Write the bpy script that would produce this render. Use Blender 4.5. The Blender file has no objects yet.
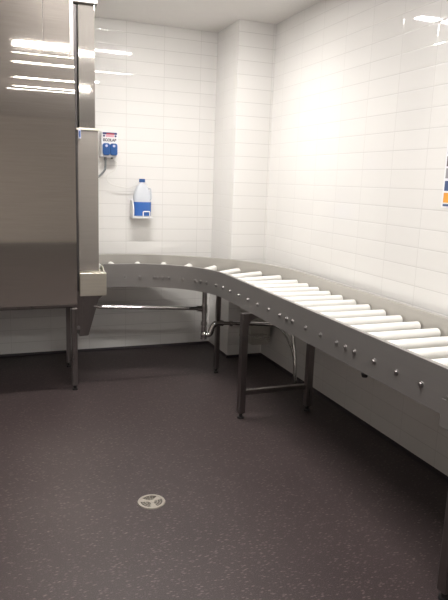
import bpy, bmesh, math
from mathutils import Vector, Matrix
R = math.radians
COL = bpy.context.scene.collection

# ------------------------------------------------------------ materials
def base(name):
    m = bpy.data.materials.new(name); m.use_nodes = True
    nt = m.node_tree
    return m, nt, nt.nodes['Principled BSDF']

def mth(nt, op, a, b=None, c=None):
    n = nt.nodes.new('ShaderNodeMath'); n.operation = op
    for i, v in enumerate((a, b, c)):
        if v is None: continue
        if isinstance(v, (int, float)): n.inputs[i].default_value = v
        else: nt.links.new(v, n.inputs[i])
    return n.outputs[0]

def coords(nt):
    tc = nt.nodes.new('ShaderNodeTexCoord'); s = nt.nodes.new('ShaderNodeSeparateXYZ')
    nt.links.new(tc.outputs['Object'], s.inputs[0])
    return tc.outputs['Object'], s.outputs

def noise(nt, vec, scale, detail=2, stretch=None, rough=.5):
    if stretch:
        mp = nt.nodes.new('ShaderNodeMapping'); mp.inputs['Scale'].default_value = stretch
        nt.links.new(vec, mp.inputs['Vector']); vec = mp.outputs[0]
    n = nt.nodes.new('ShaderNodeTexNoise'); n.inputs['Scale'].default_value = scale
    n.inputs['Detail'].default_value = detail; n.inputs['Roughness'].default_value = rough
    nt.links.new(vec, n.inputs['Vector'])
    return n.outputs['Fac']

def mixc(nt, fac, a, b):
    n = nt.nodes.new('ShaderNodeMix'); n.data_type = 'RGBA'
    nt.links.new(fac, n.inputs[0]) if not isinstance(fac, float) else setattr(n.inputs[0], 'default_value', fac)
    for i, v in ((6, a), (7, b)):
        if isinstance(v, tuple): n.inputs[i].default_value = (*v, 1)
        else: nt.links.new(v, n.inputs[i])
    return n.outputs[2]

def ramp(nt, fac, lo, hi):
    n = nt.nodes.new('ShaderNodeMapRange'); n.inputs[1].default_value = lo; n.inputs[2].default_value = hi
    nt.links.new(fac, n.inputs[0]); return n.outputs[0]

def bump(nt, b, h, strength, dist):
    n = nt.nodes.new('ShaderNodeBump'); n.inputs['Strength'].default_value = strength
    n.inputs['Distance'].default_value = dist
    nt.links.new(h, n.inputs['Height']); nt.links.new(n.outputs[0], b.inputs['Normal'])

def simple(name, c, rough=.5, metal=0, var=.06, scale=12, stretch=None):
    m, nt, b = base(name)
    v, s = coords(nt)
    n = noise(nt, v, scale, 3, stretch)
    lo = tuple(x*(1-var) for x in c); hi = tuple(min(1, x*(1+var)) for x in c)
    nt.links.new(mixc(nt, n, lo, hi), b.inputs['Base Color'])
    b.inputs['Roughness'].default_value = rough; b.inputs['Metallic'].default_value = metal
    return m

def tile_mat(name, axis, off, pitch, col, colg, zoff=1.498, row=.1063, g=.0018, rough=.035):
    """stack-bonded glossy ceramic tiles, laid out in room metres"""
    m, nt, b = base(name)
    v, s = coords(nt)
    u = mth(nt, 'DIVIDE', mth(nt, 'SUBTRACT', s[axis], off), pitch)
    w = mth(nt, 'DIVIDE', mth(nt, 'SUBTRACT', s[2], zoff), row)
    fu = mth(nt, 'MULTIPLY', mth(nt, 'PINGPONG', u, .5), pitch)
    fw = mth(nt, 'MULTIPLY', mth(nt, 'PINGPONG', w, .5), row)
    d = mth(nt, 'MINIMUM', mth(nt, 'ADD', fu, .0006), fw)
    mask = ramp(nt, d, g*.5, g*1.6)            # 0 in the joint, 1 on the tile
    # every tile a little different
    cid = nt.nodes.new('ShaderNodeCombineXYZ')
    nt.links.new(mth(nt, 'FLOOR', u), cid.inputs[0]); nt.links.new(mth(nt, 'FLOOR', w), cid.inputs[1])
    wn = nt.nodes.new('ShaderNodeTexWhiteNoise'); nt.links.new(cid.outputs[0], wn.inputs['Vector'])
    tint = mixc(nt, wn.outputs['Value'], tuple(c*.975 for c in col), col)
    nt.links.new(mixc(nt, mask, colg, tint), b.inputs['Base Color'])
    nt.links.new(mth(nt, 'ADD', mth(nt, 'MULTIPLY', mth(nt, 'SUBTRACT', 1.0, mask), .5), rough), b.inputs['Roughness'])
    wav = noise(nt, v, 5.5, 1)
    h = mth(nt, 'ADD', mth(nt, 'MULTIPLY', ramp(nt, d, 0, .006), .35), mth(nt, 'MULTIPLY', wav, .22))
    bump(nt, b, h, .35, .004)
    b.inputs['IOR'].default_value = 1.62
    return m

TILE = (.84, .825, .805); GROUT = (.60, .585, .565)
M = {}
M['tile_back'] = tile_mat('white gloss tile back', 0, 1.403, .322, TILE, GROUT)
M['tile_right'] = tile_mat('white gloss tile right', 1, 3.017, .301, TILE, GROUT)
M['tile_col_x'] = tile_mat('white gloss tile column front', 0, 1.87, .302, TILE, GROUT)
M['tile_col_y'] = tile_mat('white gloss tile column side', 1, 4.70, .301, TILE, GROUT)
M['paint'] = simple('painted wall', (.82, .77, .72), .5)
M['ceiling'] = simple('ceiling paint', (.90, .875, .85), .7, var=.02)

def floor_mat():
    m, nt, b = base('speckled plum safety vinyl')
    v, s = coords(nt)
    cloud = noise(nt, v, 2.2, 4)
    fine = noise(nt, v, 260, 2)
    c = mixc(nt, ramp(nt, cloud, .3, .7), (.0245, .0165, .0180), (.034, .0240, .0250))
    c = mixc(nt, ramp(nt, fine, .35, .75), c, (.066, .048, .048))
    def flecks(scale, thr, rot, col, c):
        mp = nt.nodes.new('ShaderNodeMapping'); mp.inputs['Rotation'].default_value = (0, 0, R(rot))
        mp.inputs['Scale'].default_value = (1, 2.6, 1); nt.links.new(v, mp.inputs['Vector'])
        vo = nt.nodes.new('ShaderNodeTexVoronoi'); vo.inputs['Scale'].default_value = scale
        nt.links.new(mp.outputs[0], vo.inputs['Vector'])
        wn = nt.nodes.new('ShaderNodeSeparateColor'); nt.links.new(vo.outputs['Color'], wn.inputs[0])
        pick = mth(nt, 'GREATER_THAN', wn.outputs[0], .45)
        near = ramp(nt, vo.outputs['Distance'], thr*1.25, thr*.5)
        return mixc(nt, mth(nt, 'MULTIPLY', pick, near), c, col)
    c = flecks(34, .22, 28, (.14, .107, .098), c)
    c = flecks(27, .20, -40, (.125, .097, .09), c)
    c = flecks(60, .25, 80, (.09, .066, .07), c)
    nt.links.new(c, b.inputs['Base Color'])
    b.inputs['Roughness'].default_value = .48
    b.inputs['Specular IOR Level'].default_value = .35
    bump(nt, b, noise(nt, v, 180, 2), .25, .002)
    return m
M['floor'] = floor_mat()
M['cove'] = simple('dark vinyl skirting', (.030, .022, .028), .5)

def steel(name, c=(.62, .59, .55), rough=.2, stretch=(1, 60, 60), wav=.0, scale=3, streak=.10, met=1.0):
    m, nt, b = base(name)
    v, s = coords(nt)
    st = noise(nt, v, scale, 4, stretch, .6)
    nt.links.new(mixc(nt, st, tuple(x*(1-streak) for x in c), tuple(min(1, x*(1+streak)) for x in c)), b.inputs['Base Color'])
    nt.links.new(mth(nt, 'ADD', mth(nt, 'MULTIPLY', st, min(.10, rough*.6)), rough*.7), b.inputs['Roughness'])
    b.inputs['Metallic'].default_value = met
    if wav:
        h = mth(nt, 'ADD', mth(nt, 'MULTIPLY', noise(nt, v, 1.5, 1, (1, 1, 2.2)), 1.0), mth(nt, 'MULTIPLY', st, .004))
        bump(nt, b, h, wav, .02)
    return m
M['panel'] = steel('brushed steel panel', (.52, .475, .435), .045, (1, 1, 45), .006, 4, .16, .88)
M['duct'] = steel('brushed steel duct', (.50, .47, .44), .045, (30, 30, 1), .0, 4, .12, .85)
M['entry'] = steel('satin steel entry box', (.50, .465, .43), .20, (1, 1, 30), .0, 4, .08, .7)
M['bracket'] = steel('light satin bracket', (.80, .76, .66), .45, (1, 1, 20))
M['rail'] = steel('satin steel rail', (.33, .315, .305), .38, (1, 1, 25), 0, 3, .06, .6)
M['rail_inner'] = steel('pale satin rail', (.50, .48, .45), .4, (1, 1, 25), 0, 3, .06, .6)
M['tray'] = steel('dull steel tray', (.42, .41, .39), .42, (6, 6, 6))
M['leg'] = steel('steel square tube', (.26, .235, .23), .34, (30, 30, 1))
M['chrome'] = steel('chromed pipe', (.60, .59, .58), .16, (8, 8, 8))
M['box'] = steel('stainless box', (.50, .48, .44), .33, (1, 1, 12), streak=.05, met=.8)
M['roller'] = simple('white plastic roller', (.90, .885, .85), .35, var=.02)
M['bolt'] = steel('bright bolt', (.42, .40, .40), .5, (8, 8, 8))
M['black'] = simple('black rubber', (.012, .011, .012), .5)
M['dark'] = simple('dark gap', (.03, .025, .025), .6)
M['curtain'] = simple('dark splash curtain', (.07, .06, .06), .45)
M['white'] = simple('white plastic', (.80, .79, .80), .4, var=.02)
M['lilac'] = simple('pale lilac plastic', (.62, .62, .80), .4, var=.02)
M['blue'] = simple('royal blue plastic', (.022, .09, .29), .3)
M['navy'] = simple('navy print', (.03, .04, .16), .4)
M['red'] = simple('red print', (.50, .06, .08), .4)
M['pink'] = simple('pink print', (.75, .42, .50), .4)
M['greyhose'] = simple('grey hose', (.16, .17, .18), .4)
M['clearhose'] = simple('milky tube', (.72, .70, .67), .35)
M['paper'] = simple('poster paper', (.82, .82, .84), .5, var=.02)
M['orange'] = simple('orange print', (.80, .36, .06), .5)
M['steelblue'] = simple('slate blue print', (.07, .11, .24), .5)
M['midgrey'] = simple('grey print', (.33, .32, .34), .5)
M['charcoal'] = simple('charcoal print', (.14, .12, .15), .5)
M['midgrey2'] = simple('dull grey metal', (.20, .19, .18), .55)
M['grate'] = steel('worn drain steel', (.34, .31, .27), .6, (8, 8, 8), met=.6)
M['well_shade'] = simple('dark drain well', (.05, .04, .035), .7)  # dark colour paints the shaded recess under the drain grate

def emis(name, c, s):
    m, nt, b = base(name)
    b.inputs['Base Color'].default_value = (.9, .9, .9, 1)
    b.inputs['Emission Color'].default_value = (*c, 1); b.inputs['Emission Strength'].default_value = s
    return m
M['lamp'] = emis('fluorescent diffuser', (1, .968, .925), 150)

def frosted():
    m, nt, b = base('frosted canister plastic')
    out = nt.nodes['Material Output']
    b.inputs['Base Color'].default_value = (.80, .83, .88, 1); b.inputs['Roughness'].default_value = .3
    tr = nt.nodes.new('ShaderNodeBsdfTransparent'); tr.inputs[0].default_value = (.92, .94, .98, 1)
    mx = nt.nodes.new('ShaderNodeMixShader'); mx.inputs[0].default_value = .30
    nt.links.new(b.outputs[0], mx.inputs[1]); nt.links.new(tr.outputs[0], mx.inputs[2])
    nt.links.new(mx.outputs[0], out.inputs['Surface'])
    return m
M['frosted'] = frosted()
M['liquid'] = simple('blue rinse liquid', (.05, .15, .47), .25, var=.08)

# ------------------------------------------------------------ mesh helpers
def link(name, bm, mat, parent=None, smooth=None, bevel=None):
    bmesh.ops.recalc_face_normals(bm, faces=bm.faces)
    me = bpy.data.meshes.new(name); bm.to_mesh(me); bm.free()
    me.materials.append(M[mat])
    o = bpy.data.objects.new(name, me); COL.objects.link(o)
    if parent: o.parent = parent; o.matrix_parent_inverse = Matrix.Translation(-parent.location)
    if smooth is not None:
        for p in me.polygons: p.use_smooth = True
        me.set_sharp_from_angle(angle=R(smooth))
    if bevel:
        b = o.modifiers.new('bevel', 'BEVEL'); b.width = bevel; b.segments = 2; b.limit_method = 'ANGLE'; b.angle_limit = R(40)
    return o

def box(bm, x0, x1, y0, y1, z0, z1):
    m = Matrix.Translation(((x0+x1)/2, (y0+y1)/2, (z0+z1)/2)) @ Matrix.Diagonal((abs(x1-x0), abs(y1-y0), abs(z1-z0), 1))
    bmesh.ops.create_cube(bm, size=1, matrix=m)
    return bm

def cyl(bm, a, b, r, r2=None, seg=20):
    a = Vector(a); b = Vector(b); d = b-a
    q = d.to_track_quat('Z', 'Y').to_matrix().to_4x4()
    bmesh.ops.create_cone(bm, cap_ends=True, segments=seg, radius1=r, radius2=r if r2 is None else r2,
                          depth=d.length, matrix=Matrix.Translation((a+b)/2) @ q)
    return bm

def fillet(pts, rad, n=6):
    pts = [Vector(p) for p in pts]; out = [pts[0]]
    for i in range(1, len(pts)-1):
        p0, p, p1 = pts[i-1], pts[i], pts[i+1]
        a = (p0-p); b = (p1-p); r = min(rad, a.length*.49, b.length*.49)
        A = p+a.normalized()*r; B = p+b.normalized()*r
        for k in range(n+1):
            t = k/n; out.append((1-t)**2*A + 2*t*(1-t)*p + t*t*B)
    out.append(pts[-1]); return out

def tube(bm, pts, r, seg=12, rad=None):
    if rad: pts = fillet(pts, rad)
    pts = [Vector(p) for p in pts]
    rings = []; up = None
    for i, p in enumerate(pts):
        t = (pts[min(i+1, len(pts)-1)]-pts[max(i-1, 0)]).normalized()
        if up is None:
            up = Vector((0, 0, 1)) if abs(t.z) < .9 else Vector((1, 0, 0))
        up = (up-t*up.dot(t)).normalized(); s = t.cross(up)
        rings.append([bm.verts.new(p+up*math.cos(2*math.pi*k/seg)*r+s*math.sin(2*math.pi*k/seg)*r) for k in range(seg)])
    for a, b in zip(rings, rings[1:]):
        for k in range(seg):
            bm.faces.new((a[k], a[(k+1) % seg], b[(k+1) % seg], b[k]))
    bm.faces.new(rings[0]); bm.faces.new(rings[-1])
    return bm

def sweep(bm, path, prof):
    """path: list of (point2d, outward2d); prof: closed list of (offset outward, z)"""
    rings = [[bm.verts.new((p[0]+n[0]*o, p[1]+n[1]*o, z)) for o, z in prof] for p, n in path]
    k = len(prof)
    for a, b in zip(rings, rings[1:]):
        for i in range(k): bm.faces.new((a[i], a[(i+1) % k], b[(i+1) % k], b[i]))
    bm.faces.new(rings[0]); bm.faces.new(rings[-1])
    return bm

def extr_x(bm, prof, x0, x1):
    """prof: closed (y, z) outline extruded along X"""
    a = [bm.verts.new((x0, y, z)) for y, z in prof]; b = [bm.verts.new((x1, y, z)) for y, z in prof]
    k = len(prof)
    for i in range(k): bm.faces.new((a[i], a[(i+1) % k], b[(i+1) % k], b[i]))
    bm.faces.new(a); bm.faces.new(b); return bm

def extr_y(bm, prof, y0, y1):
    a = [bm.verts.new((x, y0, z)) for x, z in prof]; b = [bm.verts.new((x, y1, z)) for x, z in prof]
    k = len(prof)
    for i in range(k): bm.faces.new((a[i], a[(i+1) % k], b[(i+1) % k], b[i]))
    bm.faces.new(a); bm.faces.new(b); return bm

def lathe(bm, prof, c, seg=24, sx=1, sy=1):
    rings = [[bm.verts.new((c[0]+r*math.cos(2*math.pi*k/seg)*sx, c[1]+r*math.sin(2*math.pi*k/seg)*sy, c[2]+z)) for k in range(seg)] for r, z in prof]
    for a, b in zip(rings, rings[1:]):
        for k in range(seg): bm.faces.new((a[k], a[(k+1) % seg], b[(k+1) % seg], b[k]))
    bm.faces.new(rings[0]); bm.faces.new(rings[-1]); return bm

def rrect(x0, x1, z0, z1, r, n=5, skip=()):
    out = []
    for i, (cx, cz, a0) in enumerate(((x1-r, z1-r, 0), (x0+r, z1-r, 90), (x0+r, z0+r, 180), (x1-r, z0+r, 270))):
        for k in range(n+1):
            a = R(a0+90*k/n); out.append((cx+r*math.cos(a), cz+r*math.sin(a)))
    return out

def thing(name, label, cat, loc, group=None):
    o = bpy.data.objects.new(name, None); COL.objects.link(o); o.location = loc; o.empty_display_size = .1
    o['label'] = label; o['category'] = cat
    if group: o['group'] = group
    return o

def struct(name, bm, mat, **k):
    o = link(name, bm, mat, **k); o['kind'] = 'structure'; return o

def sib(src, name, parent, loc):
    """a linked-mesh copy of a part"""
    c = src.copy(); COL.objects.link(c); c.name = name; c.parent = parent; c.location = loc; return c

# ------------------------------------------------------------ the room
XL, XR, YN, YB, H = -3.4, 2.19, -6.0, 5.19, 2.755
struct('floor', box(bmesh.new(), XL-.1, XR+.1, YN-.1, YB+.1, -.1, 0), 'floor')
struct('ceiling', box(bmesh.new(), XL-.1, XR+.1, YN-.1, YB+.1, H, H+.1), 'ceiling')
struct('wall_back', box(bmesh.new(), XL-.1, XR+.1, YB, YB+.1, 0, H), 'tile_back')
struct('wall_right', box(bmesh.new(), XR, XR+.1, YN-.1, YB, 0, H), 'tile_right')
struct('wall_left', box(bmesh.new(), XL-.1, XL, YN-.1, YB, 0, H), 'paint')
struct('wall_near', box(bmesh.new(), XL, XR, YN-.1, YN, 0, H), 'paint')
cx0, cy0 = 1.87, 4.70
col = struct('wall_column', box(bmesh.new(), cx0, XR+.02, cy0, YB+.02, 0, H), 'tile_col_x')
col.data.materials.append(M['tile_col_y'])
for p in col.data.polygons:
    if abs(p.normal.x) > .5: p.material_index = 1

def cove(name, x0, y0, x1, y1, nx, ny):
    """low vinyl skirting with a rounded foot"""
    h = .022
    prof = [(0, 0), (h, 0), (h*.55, h*.1), (h*.28, h*.3), (.004, h*.7), (.003, h), (0, h)]
    struct(name, sweep(bmesh.new(), [((x0, y0), (nx, ny)), ((x1, y1), (nx, ny))], prof), 'cove')
cove('baseboard_back', XL, YB, cx0, YB, 0, -1)
cove('baseboard_column_side', cx0, YB, cx0, cy0-.003, -1, 0)
cove('baseboard_column_front', cx0-.003, cy0, XR, cy0, 0, -1)
cove('baseboard_right', XR, cy0, XR, YN, -1, 0)

# ceiling lights -----------------------------------------------------------
def ceiling_light(x, y, label):
    t = thing('ceiling_light', label, 'light', (x, y, H), 'fluorescent ceiling lights')
    L, W = .56, .048
    bm = bmesh.new()
    for a in ((-L-.03, L+.03, -W-.03, -W), (-L-.03, L+.03, W, W+.03), (-L-.03, -L, -W, W), (L, L+.03, -W, W)):
        box(bm, x+a[0], x+a[1], y+a[2], y+a[3], H-.014, H)
    link('light_frame', bm, 'white', t)
    pr = [(y+W*math.cos(R(a)), H-.004-.016*math.sin(R(a))) for a in range(0, 181, 15)]
    link('diffuser', extr_x(bmesh.new(), pr, x-L, x+L), 'lamp', t, smooth=40)
rows = ((-3.2, 'added unseen to brighten the near end of the room'), (3.97, 'closest to the back tiled wall'), (1.95, 'second from the back tiled wall'), (-.6, 'third from the back tiled wall'))  # first entry is an added, unseen light that brightens the near wall
for y, w in rows:
    ceiling_light(.82 if y > -2 else -2.0, y, 'white fluorescent ceiling light, '+w)

# ------------------------------------------------------------ dishwashing machine
mc = thing('dishwashing_machine', 'tall stainless steel dishwashing machine standing at the left end of the roller conveyor', 'dishwasher', (-.88, 4.65, 0))
X0, X1, YF, YR = -2.3, .535, 4.195, 5.12  # left end lengthened out of view to block light from beneath the machine
# front skin with two rolled ribs
pr = [(YF, .63), (YF, .64), (YF, 1.3), (YF, 2.03), (YF, 2.052), (YF+.0015, 2.060), (YF+.005, 2.068), (YF+.0085, 2.076), (YF+.010, 2.084), (YF+.0115, 2.12), (YF+.0125, 2.17), (YF+.0125, 2.215),
      (YF+.0135, 2.224), (YF+.016, 2.231), (YF+.019, 2.238), (YF+.020, 2.247), (YF+.020, 2.255), (YF+.020, 2.27), (YF+.04, 2.27), (YF+.04, .63)]
link('front_panel', extr_x(bmesh.new(), pr, X0, X1), 'panel', mc, smooth=50)
bm = box(bmesh.new(), X0, .345, YF+.020, YF+.04, 2.27, 2.70)
box(bm, .349, .508, YF+.020, YF+.04, 2.27, 2.70)
link('upper_panel', bm, 'panel', mc)
link('side_strip', box(bmesh.new(), .512, X1, YF+.028, YF+.04, 2.27, 2.70), 'midgrey2', mc)
link('body_shell', box(bmesh.new(), X0+.004, X1-.006, YF+.04, YR, .66, 2.698), 'entry', mc)
bm = box(bmesh.new(), X0+.02, X1-.03, YF+.035, YR-.03, .60, .66)
link('bottom_tank', bm, 'dark', mc)
link('bottom_lip', box(bmesh.new(), X0, X1, YF+.002, YF+.03, .612, .628), 'leg', mc)
def square_leg(x, y, w, top, parent, name='leg', mat='leg'):
    bm = box(bmesh.new(), x-w/2, x+w/2, y-w/2, y+w/2, .035, top)
    l = link(name, bm, mat, parent, bevel=.004)
    f = bmesh.new(); cyl(f, (x, y, .0), (x, y, .010), w*.52, w*.48); cyl(f, (x, y, .010), (x, y, .036), w*.26)
    fo = link('foot', f, 'black', parent); fo.parent = l; fo.matrix_parent_inverse = Matrix.Identity(4)
    return l
for x in (.515, -.88, -2.27):
    for y in (YF+.03, 4.78):
        square_leg(x+(.022 if y > 4.5 and x > 0 else 0), y, .040 if y < 4.5 else .034, .60, mc)
# entry section on the right-hand side of the machine
bm = bmesh.new()
box(bm, X1+.028, .703, 4.30, 4.345, .845, 1.812)        # front cheek
box(bm, X1+.028, .703, 5.07, 5.12, .845, 1.812)         # rear cheek
box(bm, X1+.028, .703, 4.345, 5.07, 1.40, 1.812)        # head over the opening
link('entry_hood', bm, 'entry', mc, bevel=.003)
link('entry_hood_lip', box(bmesh.new(), X1+.020, .709, 4.294, 5.12, 1.812, 1.826), 'bracket', mc, bevel=.003)
link('gap_shade_back', box(bmesh.new(), X1-.012, X1+.030, 4.30, 5.10, .70, 2.60), 'dark', mc)  # near-black backing paints the shade in the seam beside the front panel
bm = bmesh.new()
for k in range(9): box(bm, .66, .664, 4.35+k*.08, 4.35+k*.08+.074, .90, 1.41)
link('splash_curtain', bm, 'curtain', mc)
link('exhaust_duct', box(bmesh.new(), .574, .684, 4.30, 4.62, 1.826, 2.612), 'duct', mc, bevel=.004)
bm = box(bmesh.new(), .45, .70, 4.27, 4.65, 2.612, 2.640); box(bm, .50, .67, 4.30, 4.62, 2.640, H)
link('duct_flange', bm, 'midgrey2', mc, bevel=.003)
link('latch', box(bmesh.new(), .569, .585, 4.288, 4.30, 1.755, 1.815), 'lilac', mc, bevel=.002)
mc.children[-1]['label'] = 'pale lilac latch with a blue centre'
la = mc.children[-1]
b2 = link('latch_button', box(bmesh.new(), .572, .582, 4.284, 4.289, 1.765, 1.805), 'blue', mc); b2.parent = la; b2.matrix_parent_inverse = Matrix.Identity(4)
# joint bracket and tapered chute
bm = box(bmesh.new(), .562, .750, 4.262, 4.445, .672, .838)
br = link('joint_bracket', bm, 'bracket', mc, bevel=.004)
link('bracket_fin', extr_x(bmesh.new(), [(4.30, .838), (4.44, .838), (4.44, .868), (4.38, .868)], .735, .745), 'bracket', mc)
link('drain_chute', extr_y(bmesh.new(), [(.560, .672), (.735, .672), (.700, .64), (.625, .375), (.560, .372)], 4.30, 4.70), 'leg', mc, bevel=.003)
link('entry_pan', box(bmesh.new(), .545, .74, 4.45, 5.07, .66, .70), 'tray', mc)
bm = cyl(bmesh.new(), (.553, 4.285, .44), (.553, 4.30, .44), .012); link('chute_bolt', bm, 'bolt', mc, smooth=40)
bm = box(bmesh.new(), .53, .575, 4.295, 4.33, .42, .70); link('chute_bracket', bm, 'leg', mc)

# ------------------------------------------------------------ roller conveyor
CX, CY, RI, RO, YE, XS = .92, 3.87, .58, 1.18, .60, .76
cv = thing('roller_conveyor', 'curved steel conveyor with white rollers running from the dishwashing machine along the right tiled wall', 'conveyor', (CX, CY, 0))
def path(r, n=36):
    out = [((CX+r, YE), (1, 0)), ((CX+r, CY-.001), (1, 0))]
    for k in range(n+1):
        a = R(90*k/n); out.append(((CX+r*math.cos(a), CY+r*math.sin(a)), (math.cos(a), math.sin(a))))
    out.append(((XS, CY+r), (0, 1))); return out
ZB, ZT = .697, .872
# inner rail: web on the room side, flanges turned under the rollers
pi = [(0, ZB), (0, ZT), (.022, ZT), (.022, ZT-.004), (.004, ZT-.004), (.004, ZB+.004), (.03, ZB+.004), (.03, ZB)]
rail_i = link('near_side_rail', sweep(bmesh.new(), path(RI), pi), 'rail', cv, smooth=30)
po = [(-.004, ZB), (-.004, ZT-.003), (.0, ZT), (.020, ZT), (.020, ZT-.012), (.0, ZT-.006), (0, ZB+.004), (-.03, ZB+.004), (-.03, ZB)]
rail_o = link('wall_side_rail', sweep(bmesh.new(), path(RO), po), 'rail_inner', cv, smooth=30)
w = RO-RI
link('drip_tray', sweep(bmesh.new(), path(RI), [(.006, ZB+.010), (w-.006, ZB+.010), (w-.006, ZB+.016), (.006, ZB+.016)]), 'tray', cv, smooth=30)
# rollers
ZR, RR = .785, .0265
def roller_bm():
    bm = bmesh.new(); L = w/2-.012
    pts = [(0.001, -L-.006), (.008, -L-.006), (.008, -L), (RR-.003, -L), (RR, -L+.003), (RR, L-.003), (RR-.003, L), (.008, L), (.008, L+.006), (.001, L+.006)]
    seg = 20; rings = [[bm.verts.new((z, r*math.cos(2*math.pi*k/seg), r*math.sin(2*math.pi*k/seg))) for k in range(seg)] for r, z in pts]
    for a, b in zip(rings, rings[1:]):
        for k in range(seg): bm.faces.new((a[k], a[(k+1) % seg], b[(k+1) % seg], b[k]))
    bm.faces.new(rings[0]); bm.faces.new(rings[-1]); return bm
def bolt_bm():
    bm = bmesh.new(); cyl(bm, (0, 0, 0), (.003, 0, 0), .013, seg=16); cyl(bm, (.003, 0, 0), (.010, 0, 0), .0085, .0075, 6)
    return bm
places = []
y = 2.226
while y-.1525 > YE+.05: y -= .1525
while y < 3.80: places.append((0, y)); y += .1525
ang = [2+11*k for k in range(9)]
proto = link('roller', roller_bm(), 'roller', None, smooth=40)
bproto = link('axle_bolt', bolt_bm(), 'bolt', None, smooth=35)
first = True
base_v = Vector((CX, CY, 0))
def put(src, first, name, par, loc, rz):
    o = src if first else src.copy()
    if not first: COL.objects.link(o)
    o.name = name; o.parent = par; o.matrix_parent_inverse = Matrix.Identity(4) if par is cv else Matrix.Identity(4)
    o.location = Vector(loc)-base_v; o.rotation_euler = (0, 0, rz); return o
rail_loc = []
for i, (k, y) in enumerate(places):
    put(proto, first, 'roller', cv, (CX+(RI+RO)/2, y, ZR), 0); first = False
    rail_loc.append((CX+RI, y, math.pi))
for a in ang:
    c, s = math.cos(R(a)), math.sin(R(a)); m = (RI+RO)/2
    put(proto, False, 'roller', cv, (CX+m*c, CY+m*s, ZR), R(a))
    rail_loc.append((CX+RI*c, CY+RI*s, R(a)+math.pi))
put(proto, False, 'roller', cv, (.80, CY+(RI+RO)/2, ZR), R(90))
# rail is a child of cv whose parent-inverse cancels cv's location: its own origin is the world origin
extra = [(CX+RI, 2.302, math.pi), (CX+RI, 2.90, math.pi)]
for a in (30, 62, 66):
    extra.append((CX+RI*math.cos(R(a)), CY+RI*math.sin(R(a)), R(a)+math.pi))
fb = True
for x, y, rz in rail_loc+extra:
    o = bproto if fb else bproto.copy()
    if not fb: COL.objects.link(o)
    fb = False
    o.name = 'axle_bolt'; o.parent = rail_i; o.location = (x, y, .772); o.rotation_euler = (0, 0, rz)
# support frames
def frame(y, xa, xb):
    square_leg(xa, y, .044, ZB-.028, cv); square_leg(xb, y, .044, ZB-.028, cv)
    bm = box(bmesh.new(), xa-.02, CX+RO, y-.021, y+.021, ZB-.030, ZB)
    link('top_cross_bar', bm, 'leg', cv, bevel=.002)
    link('lower_cross_bar', box(bmesh.new(), xa+.022, xb-.022, y-.016, y+.016, .158, .190), 'leg', cv, bevel=.003)
    for s, x in ((1, xa), (-1, xb)):
        g = extr_y(bmesh.new(), [(x+s*.02, ZB-.03), (x+s*.09, ZB-.03), (x+s*.045, ZB-.05), (x+s*.02, ZB-.10)], y-.004, y+.004)
        link('gusset', g, 'leg', cv)
frame(3.40, 1.462, 1.948)
frame(1.555, 1.525, 1.99)
square_leg(1.635, 4.335, .034, ZB-.02, cv)
a = math.atan2(4.335-CY, 1.635-CX)
bm = bmesh.new(); box(bm, RI+.09, RO-.004, -.02, .02, ZB-.022, ZB-.001)
bmesh.ops.transform(bm, matrix=Matrix.Translation((CX, CY, 0)) @ Matrix.Rotation(a, 4, 'Z'), verts=bm.verts)
link('curve_cross_bar', bm, 'leg', cv)
link('joint_plate', box(bmesh.new(), CX+RI-.005, CX+RI-.001, 1.40, 1.645, .655, .760), 'rail', cv, bevel=.001)
bm = cyl(bmesh.new(), (1.515, 2.155, ZB), (1.515, 2.155, ZB-.006), .010); cyl(bm, (1.515, 2.155, ZB-.006), (1.515, 2.155, ZB-.022), .017, .012)
link('round_bumper', bm, 'black', cv, smooth=40)

# ------------------------------------------------------------ waste pipe
wp = thing('waste_pipe', 'chrome drain pipe with a trap hanging under the curved conveyor and running to the floor', 'pipe', (1.50, 4.28, 0))
PY = 4.28
link('inlet_pipe', tube(bmesh.new(), [(.655, PY+.04, .588), (.72, PY, .585), (1.20, PY, .558), (1.50, PY, .540)], .0135), 'chrome', wp, smooth=50)
link('down_pipe', tube(bmesh.new(), [(1.50, PY, .706), (1.50, PY, .375)], .019), 'chrome', wp, smooth=50)
link('trap', tube(bmesh.new(), [(1.50, PY, .40), (1.50, PY, .335), (1.545, PY-.015, .335), (1.575, PY-.02, .425), (1.64, PY-.02, .425)], .0235, 14, .032), 'chrome', wp, smooth=50)
bm = bmesh.new(); bmesh.ops.create_uvsphere(bm, u_segments=18, v_segments=12, radius=.031, matrix=Matrix.Translation((1.503, PY-.004, .338)))
link('trap_cup', bm, 'chrome', wp, smooth=60)
link('outlet_pipe', tube(bmesh.new(), [(1.62, PY-.02, .425), (1.98, PY-.05, .405), (2.055, PY-.10, .410), (2.065, 4.01, .395), (2.075, 3.86, .27), (2.075, 3.83, .16), (2.075, 3.83, 0)], .0145, 12, .06), 'chrome', wp, smooth=50)
link('branch_pipe', tube(bmesh.new(), [(2.075, 3.835, .22), (2.075, 3.90, .40), (2.075, 3.92, .70)], .013, 12, .05), 'chrome', wp, smooth=50)
for n, a_, b_, r_ in (('collar', (1.44, PY, .543), (1.475, PY, .541), .022), ('collar', (1.50, PY, .57), (1.50, PY, .51), .024),
                   ('collar', (1.50, PY, .44), (1.50, PY, .41), .025), ('collar', (1.50, PY, .30), (1.50, PY, .35), .024),
                   ('collar', (1.61, PY-.02, .425), (1.65, PY-.022, .423), .023), ('collar', (1.70, PY-.026, .420), (1.725, PY-.028, .418), .021),
                   ('floor_flange', (2.075, 3.83, 0), (2.075, 3.83, .010), .034)):
    link(n, cyl(bmesh.new(), a_, b_, r_), 'chrome', wp, smooth=40)

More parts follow.
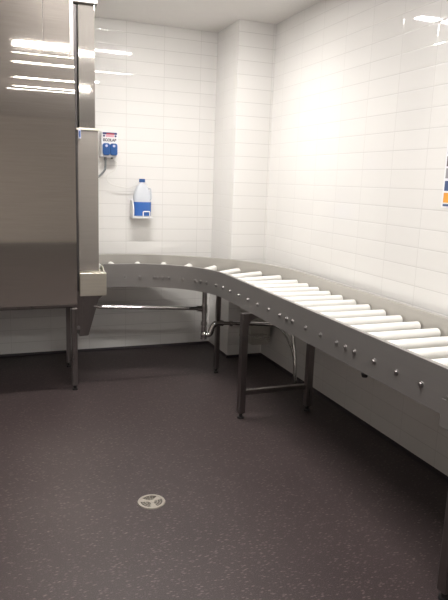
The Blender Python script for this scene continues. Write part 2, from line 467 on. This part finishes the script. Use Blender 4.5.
# stainless box on the column
gb = thing('steel_wall_box', 'small stainless box fixed to the tiled column under the conveyor', 'box', (2.01, 4.57, .17))
link('box_body', extr_y(bmesh.new(), rrect(1.975, 2.150, .172, .56, .022), 4.45, 4.70), 'box', gb, smooth=40)
link('box_lid', box(bmesh.new(), 1.968, 2.157, 4.442, 4.70, .56, .574), 'box', gb, bevel=.002)

# ------------------------------------------------------------ floor drain
fd = thing('floor_drain', 'round metal floor drain cover set in the speckled dark floor', 'drain', (.658, 2.555, 0))
c = (.658, 2.555)
def ring(bm, r0, r1, z0, z1, seg=48):
    v = [[bm.verts.new((c[0]+r*math.cos(2*math.pi*k/seg), c[1]+r*math.sin(2*math.pi*k/seg), z)) for k in range(seg)] for r, z in ((r0, z0), (r0, z1), (r1-.002, z1), (r1, z0))]
    for i in range(4):
        a_, b_ = v[i], v[(i+1) % 4]
        for k in range(seg): bm.faces.new((a_[k], a_[(k+1) % seg], b_[(k+1) % seg], b_[k]))
    return bm
link('drain_well', cyl(bmesh.new(), (*c, .0002), (*c, .0012), .058, seg=40), 'well_shade', fd)
link('drain_ring', ring(bmesh.new(), .052, .066, .0, .0045), 'grate', fd, smooth=40)
bm = cyl(bmesh.new(), (*c, .0008), (*c, .0040), .014, seg=24)
for k in range(3):
    b2 = bmesh.new(); a_ = R(30+120*k)
    # wide fan-shaped web between each pair of openings
    vs = [(.010, -.006), (.053, -.016), (.053, .016), (.010, .006)]
    lo = [bm.verts.new((c[0]+x*math.cos(a_)-y_*math.sin(a_), c[1]+x*math.sin(a_)+y_*math.cos(a_), .0008)) for x, y_ in vs]
    hi = [bm.verts.new((v.co.x, v.co.y, .0036)) for v in lo]
    for i in range(4): bm.faces.new((lo[i], lo[(i+1) % 4], hi[(i+1) % 4], hi[i]))
    bm.faces.new(hi); b2.free()
ring(bm, .027, .031, .0008, .0034); ring(bm, .040, .043, .0008, .0034)
for k in range(18):
    a_ = R(20*k+8); cyl(bm, (c[0]+.012*math.cos(a_), c[1]+.012*math.sin(a_), .0022), (c[0]+.053*math.cos(a_), c[1]+.053*math.sin(a_), .0022), .0012, seg=6)
link('grate', bm, 'grate', fd)

# ------------------------------------------------------------ chemical dispenser
dp = thing('chemical_dispenser', 'white and blue chemical dispenser on the back wall beside the dishwashing machine', 'dispenser', (.93, 5.19, 1.66))
dx0, dx1, dy = .858, .992, 5.09
link('housing', extr_y(bmesh.new(), rrect(dx0, dx1, 1.668, 1.872, .012), dy, 5.19), 'white', dp, smooth=40)
link('header_strip', box(bmesh.new(), dx0+.010, dx1-.008, dy-.003, dy, 1.848, 1.864), 'navy', dp)
link('header_strip', box(bmesh.new(), dx0+.040, dx1-.030, dy-.005, dy-.002, 1.847, 1.857), 'red', dp)
dp.children[-1]['label'] = 'red centre of the header strip'
link('indicator_panel', box(bmesh.new(), dx0+.036, dx1-.034, dy-.003, dy, 1.828, 1.844), 'pink', dp)
for x in (dx0+.020, dx1-.020):
    link('indicator_button', cyl(bmesh.new(), (x, dy, 1.836), (x, dy-.005, 1.836), .008), 'navy', dp, smooth=40)
cu = bpy.data.curves.new('brand_text', 'FONT'); cu.body = 'ECOLAB'; cu.size = .029; cu.align_x = 'CENTER'; cu.align_y = 'CENTER'
cu.extrude = .0008; cu.offset = .0016
to = bpy.data.objects.new('tmp', cu); COL.objects.link(to)
bpy.context.view_layer.update()
me = bpy.data.meshes.new_from_object(to.evaluated_get(bpy.context.evaluated_depsgraph_get()))
bpy.data.objects.remove(to)
lt = bpy.data.objects.new('lettering', me); COL.objects.link(lt); me.materials.clear(); me.materials.append(M['charcoal'])
lt.parent = dp; lt.location = Vector(((dx0+dx1)/2, dy-.002, 1.803))-dp.location; lt.rotation_euler = (R(90), 0, 0)
for k, x in enumerate((dx0+.037, dx1-.036)):
    o = link('pump_cover', extr_y(bmesh.new(), rrect(x-.030, x+.030, 1.682, 1.778, .018), dy-.022, dy), 'blue', dp, smooth=40, bevel=.006)
    b = link('pump_dial', cyl(bmesh.new(), (x, dy-.022, 1.757), (x, dy-.028, 1.757), .010), 'lilac', dp, smooth=40)
    b.parent = o; b.matrix_parent_inverse = Matrix.Identity(4)
def wall_ray(px, pz, y=5.15): return (px, y, pz)
link('hose', tube(bmesh.new(), [(.895, 5.13, 1.672), (.895, 5.12, 1.60), (.888, 5.11, 1.56), (.82, 5.10, 1.49), (.704, 5.095, 1.47)], .009, 10, .05), 'greyhose', dp, smooth=50)
link('hose', tube(bmesh.new(), [(.950, 5.13, 1.672), (.965, 5.12, 1.640), (.995, 5.12, 1.630), (.985, 5.12, 1.575), (.90, 5.12, 1.52), (.905, 5.12, 1.475), (.96, 5.13, 1.440), (1.10, 5.14, 1.418), (1.20, 5.125, 1.47)], .0036, 8, .04), 'clearhose', dp, smooth=50)
dp.children[-1]['label'] = 'thin milky tube looping down to the canister'
link('outlet_nozzle', cyl(bmesh.new(), (.895, 5.13, 1.672), (.895, 5.13, 1.645), .012), 'greyhose', dp, smooth=40)
link('outlet_nozzle', cyl(bmesh.new(), (.950, 5.13, 1.672), (.950, 5.13, 1.655), .010), 'greyhose', dp, smooth=40)

# canister and its holder
ho = thing('bottle_holder', 'white plastic holder on the back wall carrying the blue liquid canister', 'holder', (1.20, 5.19, 1.17))
bx0, bx1, by0, by1, bz = 1.126, 1.278, 5.06, 5.165, 1.188
link('back_plate', box(bmesh.new(), bx0-.008, bx1+.002, 5.172, 5.19, 1.175, 1.33), 'white', ho, bevel=.003)
link('shelf', box(bmesh.new(), bx0-.012, bx1+.004, by0-.014, 5.175, 1.172, bz-.001), 'white', ho, bevel=.003)
link('side_arm', extr_x(bmesh.new(), [(5.175, 1.172), (by0-.012, 1.172), (by0-.012, 1.255), (by0+.02, 1.32), (5.175, 1.32)], bx0-.014, bx0-.004), 'white', ho)
bm = tube(bmesh.new(), [(1.198, by0-.014, 1.180), (1.198, by0-.014, 1.232), (1.255, by0-.014, 1.232), (1.255, by0-.014, 1.180)], .0048, 8, .010)
link('front_loop', bm, 'white', ho, smooth=50)
bt = thing('canister', 'frosted blue-capped plastic canister half full of blue liquid, hung on the back wall', 'bottle', (1.202, 5.11, bz))
def can(bm, levels, inset=0):
    rings = []
    for z, hx, hy, ox in levels:
        n = 24; ring_ = []
        for k in range(n):
            a_ = 2*math.pi*k/n; ca, sa = math.cos(a_), math.sin(a_); e = .55
            ring_.append(bm.verts.new((1.202+ox+(hx-inset)*math.copysign(abs(ca)**e, ca), 5.1125+(hy-inset)*math.copysign(abs(sa)**e, sa), bz+z)))
        rings.append(ring_)
    for a_, b_ in zip(rings, rings[1:]):
        for k in range(24): bm.faces.new((a_[k], a_[(k+1) % 24], b_[(k+1) % 24], b_[k]))
    bm.faces.new(rings[0]); bm.faces.new(rings[-1]); return bm
body = [(0, .068, .044, 0), (.006, .074, .050, 0), (.10, .075, .051, 0), (.165, .074, .050, 0), (.205, .066, .046, 0), (.245, .048, .036, 0), (.272, .028, .026, 0), (.280, .020, .020, 0), (.292, .020, .020, 0)]
link('bottle_body', can(bmesh.new(), body), 'frosted', bt, smooth=50)
link('liquid', can(bmesh.new(), [(.002, .067, .043, 0), (.007, .0735, .0495, 0), (.10, .0745, .0505, 0), (.122, .0748, .0508, 0)], -.0012), 'liquid', bt, smooth=50)
bm = cyl(bmesh.new(), (1.202, 5.1125, bz+.286), (1.202, 5.1125, bz+.314), .027, .025)
link('cap', bm, 'blue', bt, smooth=40)
link('handle', tube(bmesh.new(), [(1.25, 5.07, bz+.235), (1.262, 5.055, bz+.235), (1.268, 5.055, bz+.15), (1.262, 5.066, bz+.14)], .006, 8, .02), 'frosted', bt, smooth=50)

# ------------------------------------------------------------ poster
po_ = thing('safety_poster', 'white poster with blue, orange and grey blocks on the right tiled wall', 'poster', (2.188, 2.34, 1.41))
link('sheet', box(bmesh.new(), 2.1855, 2.19, 2.16, 2.562, 1.408, 1.88), 'paper', po_)
rowsP = [('steelblue', 1.416, 1.427), ('orange', 1.434, 1.484), ('steelblue', 1.494, 1.544), ('midgrey', 1.557, 1.607), ('charcoal', 1.617, 1.667), ('steelblue', 1.680, 1.730), ('orange', 1.745, 1.795), ('charcoal', 1.815, 1.860)]
for mname, z0, z1 in rowsP:
    for ya, yb in (((2.37, 2.550), (2.17, 2.36)) if z0 > 1.43 else ((2.17, 2.550),)):
        link('colour_block', box(bmesh.new(), 2.1845, 2.186, ya, yb, z0, z1), mname, po_)

# ------------------------------------------------------------ camera
f, pitch, yaw, roll = 603, R(11.07), R(21.2), R(1.98)
cyw, syw = math.cos(yaw), math.sin(yaw); cp, sp = math.cos(pitch), math.sin(pitch)
F = Vector((syw*cp, cyw*cp, -sp)); Rt = Vector((cyw, -syw, 0)); D = F.cross(Rt)
R2 = Rt*math.cos(roll)-D*math.sin(roll); D2 = D*math.cos(roll)+Rt*math.sin(roll)
cam = bpy.data.cameras.new('camera'); co = bpy.data.objects.new('camera', cam); COL.objects.link(co)
mt = Matrix((R2, -D2, -F)).transposed().to_4x4(); mt.translation = (0, 0, 1.5)
co.matrix_world = mt
cam.sensor_fit = 'VERTICAL'; cam.sensor_height = 24; cam.lens = 24*f/600; cam.clip_start = .05
bpy.context.scene.camera = co

wd = bpy.data.worlds.new('room ambience'); bpy.context.scene.world = wd; wd.use_nodes = True
wd.node_tree.nodes['Background'].inputs[0].default_value = (.5, .48, .47, 1)
wd.node_tree.nodes['Background'].inputs[1].default_value = .2
sc = bpy.context.scene
sc.view_settings.view_transform = 'Standard'; sc.view_settings.look = 'None'
sc.view_settings.exposure = 0; sc.view_settings.gamma = 1
sc.cycles.max_bounces = 10
